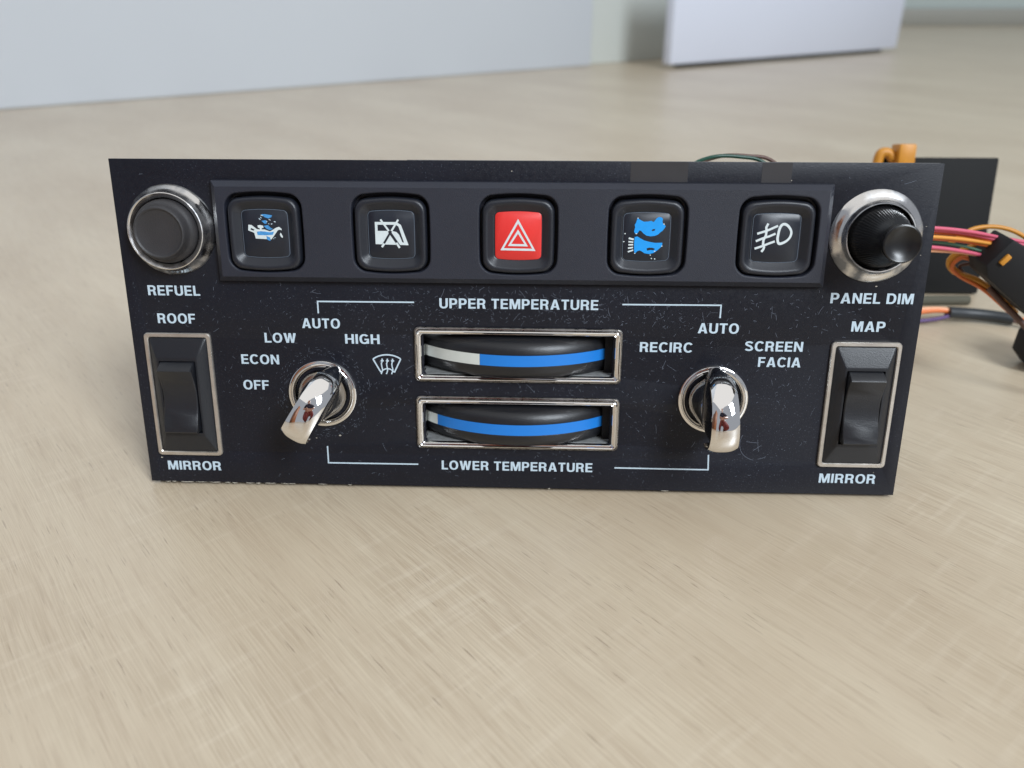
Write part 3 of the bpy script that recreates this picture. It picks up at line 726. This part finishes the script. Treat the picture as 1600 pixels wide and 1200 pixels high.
for vc, split, lab in ((36.65, -16.9, 'upper thumbwheel with pale grey and blue band'), (18.2, -40.6, 'lower thumbwheel with mostly blue band')):
    prot = 4.9
    wv = put('thumbwheel', whm, M['wheel'], P, PL(0, vc, prot - RW), label=lab)
    put('colour_band', band_mesh(-75, split), M['grey'], wv, label='pale grey band')
    put('colour_band', band_mesh(split + .15, 75), M['blue'], wv, label='bright blue band')
    put('trim_frame', tm, M['chrome'], wv, PL(0, .3, RW - prot))
    put('trim_base', tb, M['slotbase'], wv, PL(0, .3, RW - prot))

# ---- rotary knobs
def sup(a_, b_, p, n=64, off=0):
    o = []
    for i in range(n):
        th = 2 * math.pi * i / n; c_, s_ = math.cos(th), math.sin(th)
        o.append((b_ * math.copysign(abs(c_) ** (2 / p), c_), off + a_ * math.copysign(abs(s_) ** (2 / p), s_)))
    return o
def knob_part(name, secs):
    return loft(name, [[(x, y, w) for x, y in sup(a_, b_, p, 72, of)] for a_, b_, p, of, w in secs], False, True, 50)
def knob_body():
    # sections: half length, half width, exponent, centre offset, height
    return knob_part('rotary_knob', [(8.5, 3.6, 1.9, .1, .3), (9.1, 3.9, 1.9, .2, 3), (9.3, 4.05, 2, .2, 6.2), (9.15, 3.95, 2.1, .1, 7.3), (8.6, 3.85, 2.2, -.35, 8.4), (8.3, 3.7, 2.3, -.75, 9.6), (8.0, 3.55, 2.4, -1.2, 11.0), (7.35, 3.35, 2.6, -1.55, 12.5), (6.25, 3.1, 3, -1.85, 14.0), (5.0, 2.9, 3, -2.1, 15.1), (3.25, 2.5, 3, -2.35, 15.9), (1.6, 2.0, 3, -2.5, 16.2)])
def knob_skirt():
    return knob_part('knob_skirt', [(6.45, 6.45, 2, 0, -.5), (6.6, 6.5, 2, 0, .9), (7.0, 6.2, 1.95, 0, 1.8), (7.6, 5.5, 1.85, 0, 3.2), (8.0, 4.8, 1.8, 0, 5.0), (8.2, 4.2, 1.8, 0, 6.8), (7.8, 3.5, 1.8, 0, 7.6)])
def knob_strip():
    prof = [(8.7, 7.9), (8.15, 9.5), (7.4, 11.0), (6.4, 12.5), (5.1, 13.9), (3.5, 15.1), (1.7, 16.0), (-.3, 16.65), (-2.4, 17.0), (-4.5, 17.0), (-6.4, 16.5), (-8.0, 15.4), (-9.1, 13.7), (-9.6, 11.7), (-9.7, 9.8), (-9.6, 8.8)]
    line = smoothline([(a_, b_, 0) for a_, b_ in prof], 4); n = len(line); m_ = 14; bm = bmesh.new(); top, bot = [], []
    for i, p in enumerate(line):
        d_ = (line[min(i + 1, n - 1)] - line[max(i - 1, 0)]).normalized(); nr = Vector((d_.y, -d_.x, 0))   # outward
        if nr.y < 0 and nr.x > 0 and i < n / 2: nr = -nr
        nr = Vector((d_.y, -d_.x, 0)); nr = -nr if (nr.dot(Vector((p.x + 1.5, p.y - 8, 0))) < 0) else nr
        s_ = i / (n - 1); hw = 2.95 + .75 * s_
        e = min(i, n - 1 - i)
        if e < 3: hw *= (.74, .88, .96)[e]
        ra, rb = [], []
        for j in range(m_ + 1):
            q_ = -1 + 2 * j / m_; crown = .78 * (1 - abs(q_) ** 2.8) * (1 if e > 2 else (.35, .7, .9)[e])
            base = p - nr * .55
            ra.append(bm.verts.new((q_ * hw, *(base + nr * (crown + .1)).xy))); rb.append(bm.verts.new((q_ * hw, *(base - nr * .5).xy)))
        top.append(ra); bot.append(rb)
    for i in range(n - 1):
        for j in range(m_):
            bm.faces.new((top[i][j], top[i][j + 1], top[i + 1][j + 1], top[i + 1][j]))
            bm.faces.new((bot[i][j], bot[i + 1][j], bot[i + 1][j + 1], bot[i][j + 1]))
        bm.faces.new((top[i][0], top[i + 1][0], bot[i + 1][0], bot[i][0])); bm.faces.new((top[i][m_], bot[i][m_], bot[i + 1][m_], top[i + 1][m_]))
    for i in (0, n - 1):
        for j in range(m_): bm.faces.new((top[i][j], bot[i][j], bot[i][j + 1], top[i][j + 1]))
    return finish('chrome_grip', bm, 55, True)
kring = lathe('knob_ring', [(9.0, .01), (8.97, .6), (8.85, .85), (8.6, .98), (8.25, 1.02), (8.1, .93), (7.95, 1.03), (7.6, 1.0), (7.3, .85), (7.1, .5), (7.0, .0), (6.95, -1.5)], 80, False, True, 26)
kb, ks, ksk = knob_body(), knob_strip(), knob_skirt()
for u, ang, lab in ((-50.95, R_(31), 'fan speed knob turned towards the word HIGH'), (50.35, R_(-1.0), 'airflow knob turned upright to the word AUTO')):
    k_ = put('rotary_knob', kb, M['gloss'], P, PL(u, 26.0, 0), label=lab)
    k_.rotation_euler = (0, ang, 0)
    put('chrome_grip', ks, M['chrome'], k_)
    put('knob_ring', kring, M['chrome'], k_)
    put('knob_skirt', ksk, M['darkchrome'], k_)

# thin wires arching over the rear of the panel
for m_, dy, dz in ((M['w_dkgreen'], 0, 0), (M['w_brown'], 3, -.3)):
    pts = [(40, 40 + dy, 66), (46, 50 + dy, 75.2), (54, 58 + dy, 77.6 + dz), (63, 60 + dy, 77.5 + dz), (71, 60 + dy, 75.4), (80, 56, 66)]
    me = tube('rear_wire', [(x + dy, y + 0, z) for x, y, z in pts], .55)
    o = put('rear_wire', me, m_, P)
    o.matrix_parent_inverse = Matrix.Rotation(LEAN, 4, 'X') @ Matrix.Translation((0, 0, -MM))

# ================================================================ THINGS BEHIND THE PANEL
mod = empty('control_module', (173, 159, 0.5), 'flat black control module leaning upright behind the right end of the panel', 'module', (R_(-11), 0, 0))
put('casing', bbox('casing', (0, 2, 29), (49.5, 4, 57.5), .8), M['module'], mod)
put('connector', bbox('connector', (-17.2, -4, 58.5), (7.0, 9, 9), .8), M['amber'], mod, label='amber plastic connector')
me = tube('connector_tab', [(-21, -4, 57), (-23.5, -4, 59.5), (-26.5, -4, 59), (-27.5, -4, 54)], 2.0)
put('connector_tab', me, M['amber'], mod)

loom = empty('wiring_loom', (140, 75, 0), 'bundle of pink, orange and green wires with black angled plug right of the panel', 'wires')
loom.location = (0, 0, 0)
lw = [('w_pink', 56.9, 53.2), ('w_pink', 56.0, 52.3), ('w_orange', 55.0, 51.6), ('w_yellow', 54.2, 50.8), ('w_orange', 53.4, 50.0), ('w_green', 52.2, 47.6), ('w_pink', 51.0, 46.6), ('w_peach', 49.7, 46.8)]
for i, (m_, z0_, z1_) in enumerate(lw):
    pts = [(90, 52, z0_ + 2.4), (108, 57, z0_ + 1.2), (124, 60 + (i % 3), z0_), (136, 62 + (i % 3), (z0_ + z1_) / 2 + .2), (147, 64, z1_ - .4), (156, 65, z1_ - 2)]
    put('wire', tube('wire', pts, .56 if m_ != 'w_green' else .42), M[m_], loom)
# black plug: angled block with bevelled nose
def prism(name, outline, y0, y1, bev=.6):
    bm = bmesh.new(); A = [bm.verts.new((x, y0, z)) for x, z in outline]; B = [bm.verts.new((x, y1, z)) for x, z in outline]
    bm.faces.new(A); bm.faces.new(B[::-1]); n = len(outline)
    for i in range(n): bm.faces.new((A[i], B[i], B[(i + 1) % n], A[(i + 1) % n]))
    bmesh.ops.bevel(bm, geom=bm.edges[:], offset=bev, segments=2, affect='EDGES', profile=.5)
    return finish(name, bm, 35)
pl = put('plug', prism('plug', [(145.6, 54.6), (139.6, 46.6), (141.0, 42.6), (158.5, 29.0), (166, 33), (166, 44)], 56, 68), M['plug'], loom, label='black angled plug')
put('latch', bbox('latch', (144.5, 55.9, 48.6), (1.7, 1.6, 3.4), .3, Matrix.Rotation(R_(38), 3, 'Y')), M['amber'], pl)
for k_, (m_, r_, pts) in enumerate((
    ('amber', .8, [(143, 70, 49), (138.5, 71, 46.5), (136.5, 72, 43), (138.5, 72, 39.6), (143, 71, 38), (150, 69, 35), (160, 68, 27)]),
    ('amber', .7, [(144, 70, 46), (139.5, 73, 44.5), (138.2, 73, 41.5), (141, 72, 39), (147, 70, 37), (156, 68, 31)]),
    ('w_orange', .6, [(143, 69, 44), (139.2, 70, 44.6), (137.4, 71, 41.2), (140.6, 71, 38.2), (148, 69, 34.5), (158, 68, 27)]),
    ('w_brown', .6, [(144, 70, 43), (141, 73, 41), (143, 72, 38.2), (151, 69, 33)]),
    ('amber', .7, [(134, 70, 49.5), (138, 69, 51.5), (143, 69, 50.8), (148, 69, 48)]),
    ('amber', .7, [(136, 70, 50.8), (142, 72, 53.6), (150, 72, 54), (158, 71, 51), (168, 69, 43)]))):
    put('wire', tube('wire', pts, r_), M[m_], loom)
put('cable', tube('cable', [(148, 66, 36), (156, 62, 28.5), (170, 56, 16), (188, 50, 3)], 1.0), M['w_brown'], loom)

cab = empty('sleeved_cable', (180, 127, 0), 'orange and purple wires in a black sleeve lying on the floor right of the panel', 'cable')
cab.location = (0, 0, 0)
put('sleeve', tube('sleeve', [(169.5, 126.5, 4.4), (178, 127.5, 3.6), (186, 126.5, 3.2), (194, 123.5, 2.9)], 2.35, 14), M['sleeve'], cab)
for m_, pts, r in (('w_peach', [(120, 118, 4), (150, 125, 5), (163, 126.5, 5.8), (172, 127, 5)], .9), ('w_orange', [(120, 116, 3), (152, 124, 4.4), (164, 126, 5.2), (174, 127, 4.4), (184, 126.5, 3.4), (195, 122.5, 3.6), (206, 114, 2), (220, 100, 1.2)], .9),
                   ('w_purple', [(120, 114, 1.2), (150, 122, 1.6), (163, 124, 2.2), (172, 126, 3.6)], .8), ('w_brown', [(190, 124, 3), (197, 121, 2), (208, 111, 1), (222, 96, .9)], .7)):
    put('wire', tube('wire', pts, r), M[m_], cab)
g = empty('grey_strip', (150, 140, 0), 'short grey strip lying on the floor in front of the black module', 'cable')
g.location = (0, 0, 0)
put('sleeve', tube('sleeve', [(120, 136, 2), (150, 143, 2.2), (168, 146, 2.2), (188, 147.5, 2.0)], 2.0, 12), M['w_grey'], g)  # plain olive grey tube that draws a dark band below the module
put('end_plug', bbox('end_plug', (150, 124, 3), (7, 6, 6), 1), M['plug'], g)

pc = empty('plug_connector', (182, 86, 0), 'black plug with yellow insert at the right edge below the cables', 'plug')
pc.location = (0, 0, 0)
b2 = put('body', prism('body', [(176, 12.5), (178.8, 17.6), (196, 26), (202, 14), (188, .2), (180, .3), (175.6, 5.2)], 78, 90), M['plug'], pc)
put('insert', bbox('insert', (178.7, 77.8, 11.0), (1.8, 1.2, 4.6), .4), M['amber'], pc)

# ================================================================ WHAT THE CHROME MIRRORS (behind the camera)
cb = empty('wooden_cabinet', (-1250, -1500, 0), 'brown wooden cabinet mirrored in the left side of the chrome knobs', 'cabinet', (0, 0, R_(25)))
put('carcass', bbox('carcass', (0, 0, 520), (1000, 420, 1040), 6), M['cabinet'], cb)
for x in (-245, 245):
    dd = put('cabinet_door', bbox('cabinet_door', (x, 218, 520), (470, 20, 960), 5), M['cabinet'], cb)
    put('handle', bbox('handle', (x - math.copysign(190, x), 236, 560), (14, 18, 120), 4), M['satin'], dd)
def skin(name, verts, edges, m, parent, sub=2):
    me = bpy.data.meshes.new(name); me.from_pydata([Vector(v[:3]) * MM for v in verts], edges, [])
    o = bpy.data.objects.new(name, me); COL.objects.link(o)
    md = o.modifiers.new('skin', 'SKIN'); md.use_smooth_shade = True
    for sv, v in zip(me.skin_vertices[0].data, verts): sv.radius = (v[3] * MM, v[3] * MM)
    me.skin_vertices[0].data[0].use_root = True
    o.modifiers.new('sub', 'SUBSURF').levels = sub; o.modifiers['sub'].render_levels = sub
    bpy.context.view_layer.update()
    me2 = bpy.data.meshes.new_from_object(o.evaluated_get(bpy.context.evaluated_depsgraph_get()))
    bpy.data.objects.remove(o); bpy.data.meshes.remove(me)
    for p in me2.polygons: p.use_smooth = True
    return put(name, me2, m, parent)
pe = empty('person', (70, -980, 0), 'kneeling person in dark top and red trousers mirrored in the chrome knobs', 'person')
bv = [(0, 0, 330, 105), (0, -10, 450, 125), (0, -5, 600, 135), (0, 10, 690, 60), (0, 30, 760, 52), (0, 45, 830, 85), (0, 50, 900, 70),
      (150, 0, 640, 50), (210, 60, 470, 40), (130, 200, 400, 30), (80, 270, 390, 24), (-150, 0, 640, 50), (-210, 60, 470, 40), (-130, 200, 400, 30), (-80, 270, 390, 24),
      (100, 60, 280, 85), (140, 260, 90, 65), (130, -60, 60, 50), (120, -190, 40, 40), (-100, 60, 280, 85), (-140, 260, 90, 65), (-130, -60, 60, 50), (-120, -190, 40, 40)]
be = [(0, 1), (1, 2), (2, 3), (3, 4), (4, 5), (5, 6), (2, 7), (7, 8), (8, 9), (9, 10), (2, 11), (11, 12), (12, 13), (13, 14), (0, 15), (15, 16), (16, 17), (17, 18), (0, 19), (19, 20), (20, 21), (21, 22)]
body = skin('body', bv, be, M['skin'], pe)
top = skin('shirt', [(0, 0, 360, 118), (0, -10, 450, 134), (0, -5, 600, 144), (0, 8, 670, 80), (150, 0, 640, 60), (205, 55, 480, 50), (-150, 0, 640, 60), (-205, 55, 480, 50)], [(0, 1), (1, 2), (2, 3), (2, 4), (4, 5), (2, 6), (6, 7)], M['curtain'], pe)
skin('trousers', [(0, 0, 330, 118), (100, 60, 280, 96), (142, 262, 92, 76), (130, -60, 64, 60), (-100, 60, 280, 96), (-142, 262, 92, 76), (-130, -60, 64, 60)], [(0, 1), (1, 2), (2, 3), (0, 4), (4, 5), (5, 6)], M['redcloth'], pe)
skin('hair', [(0, 30, 905, 78), (0, 0, 850, 66)], [(0, 1)], M['dark'], pe)
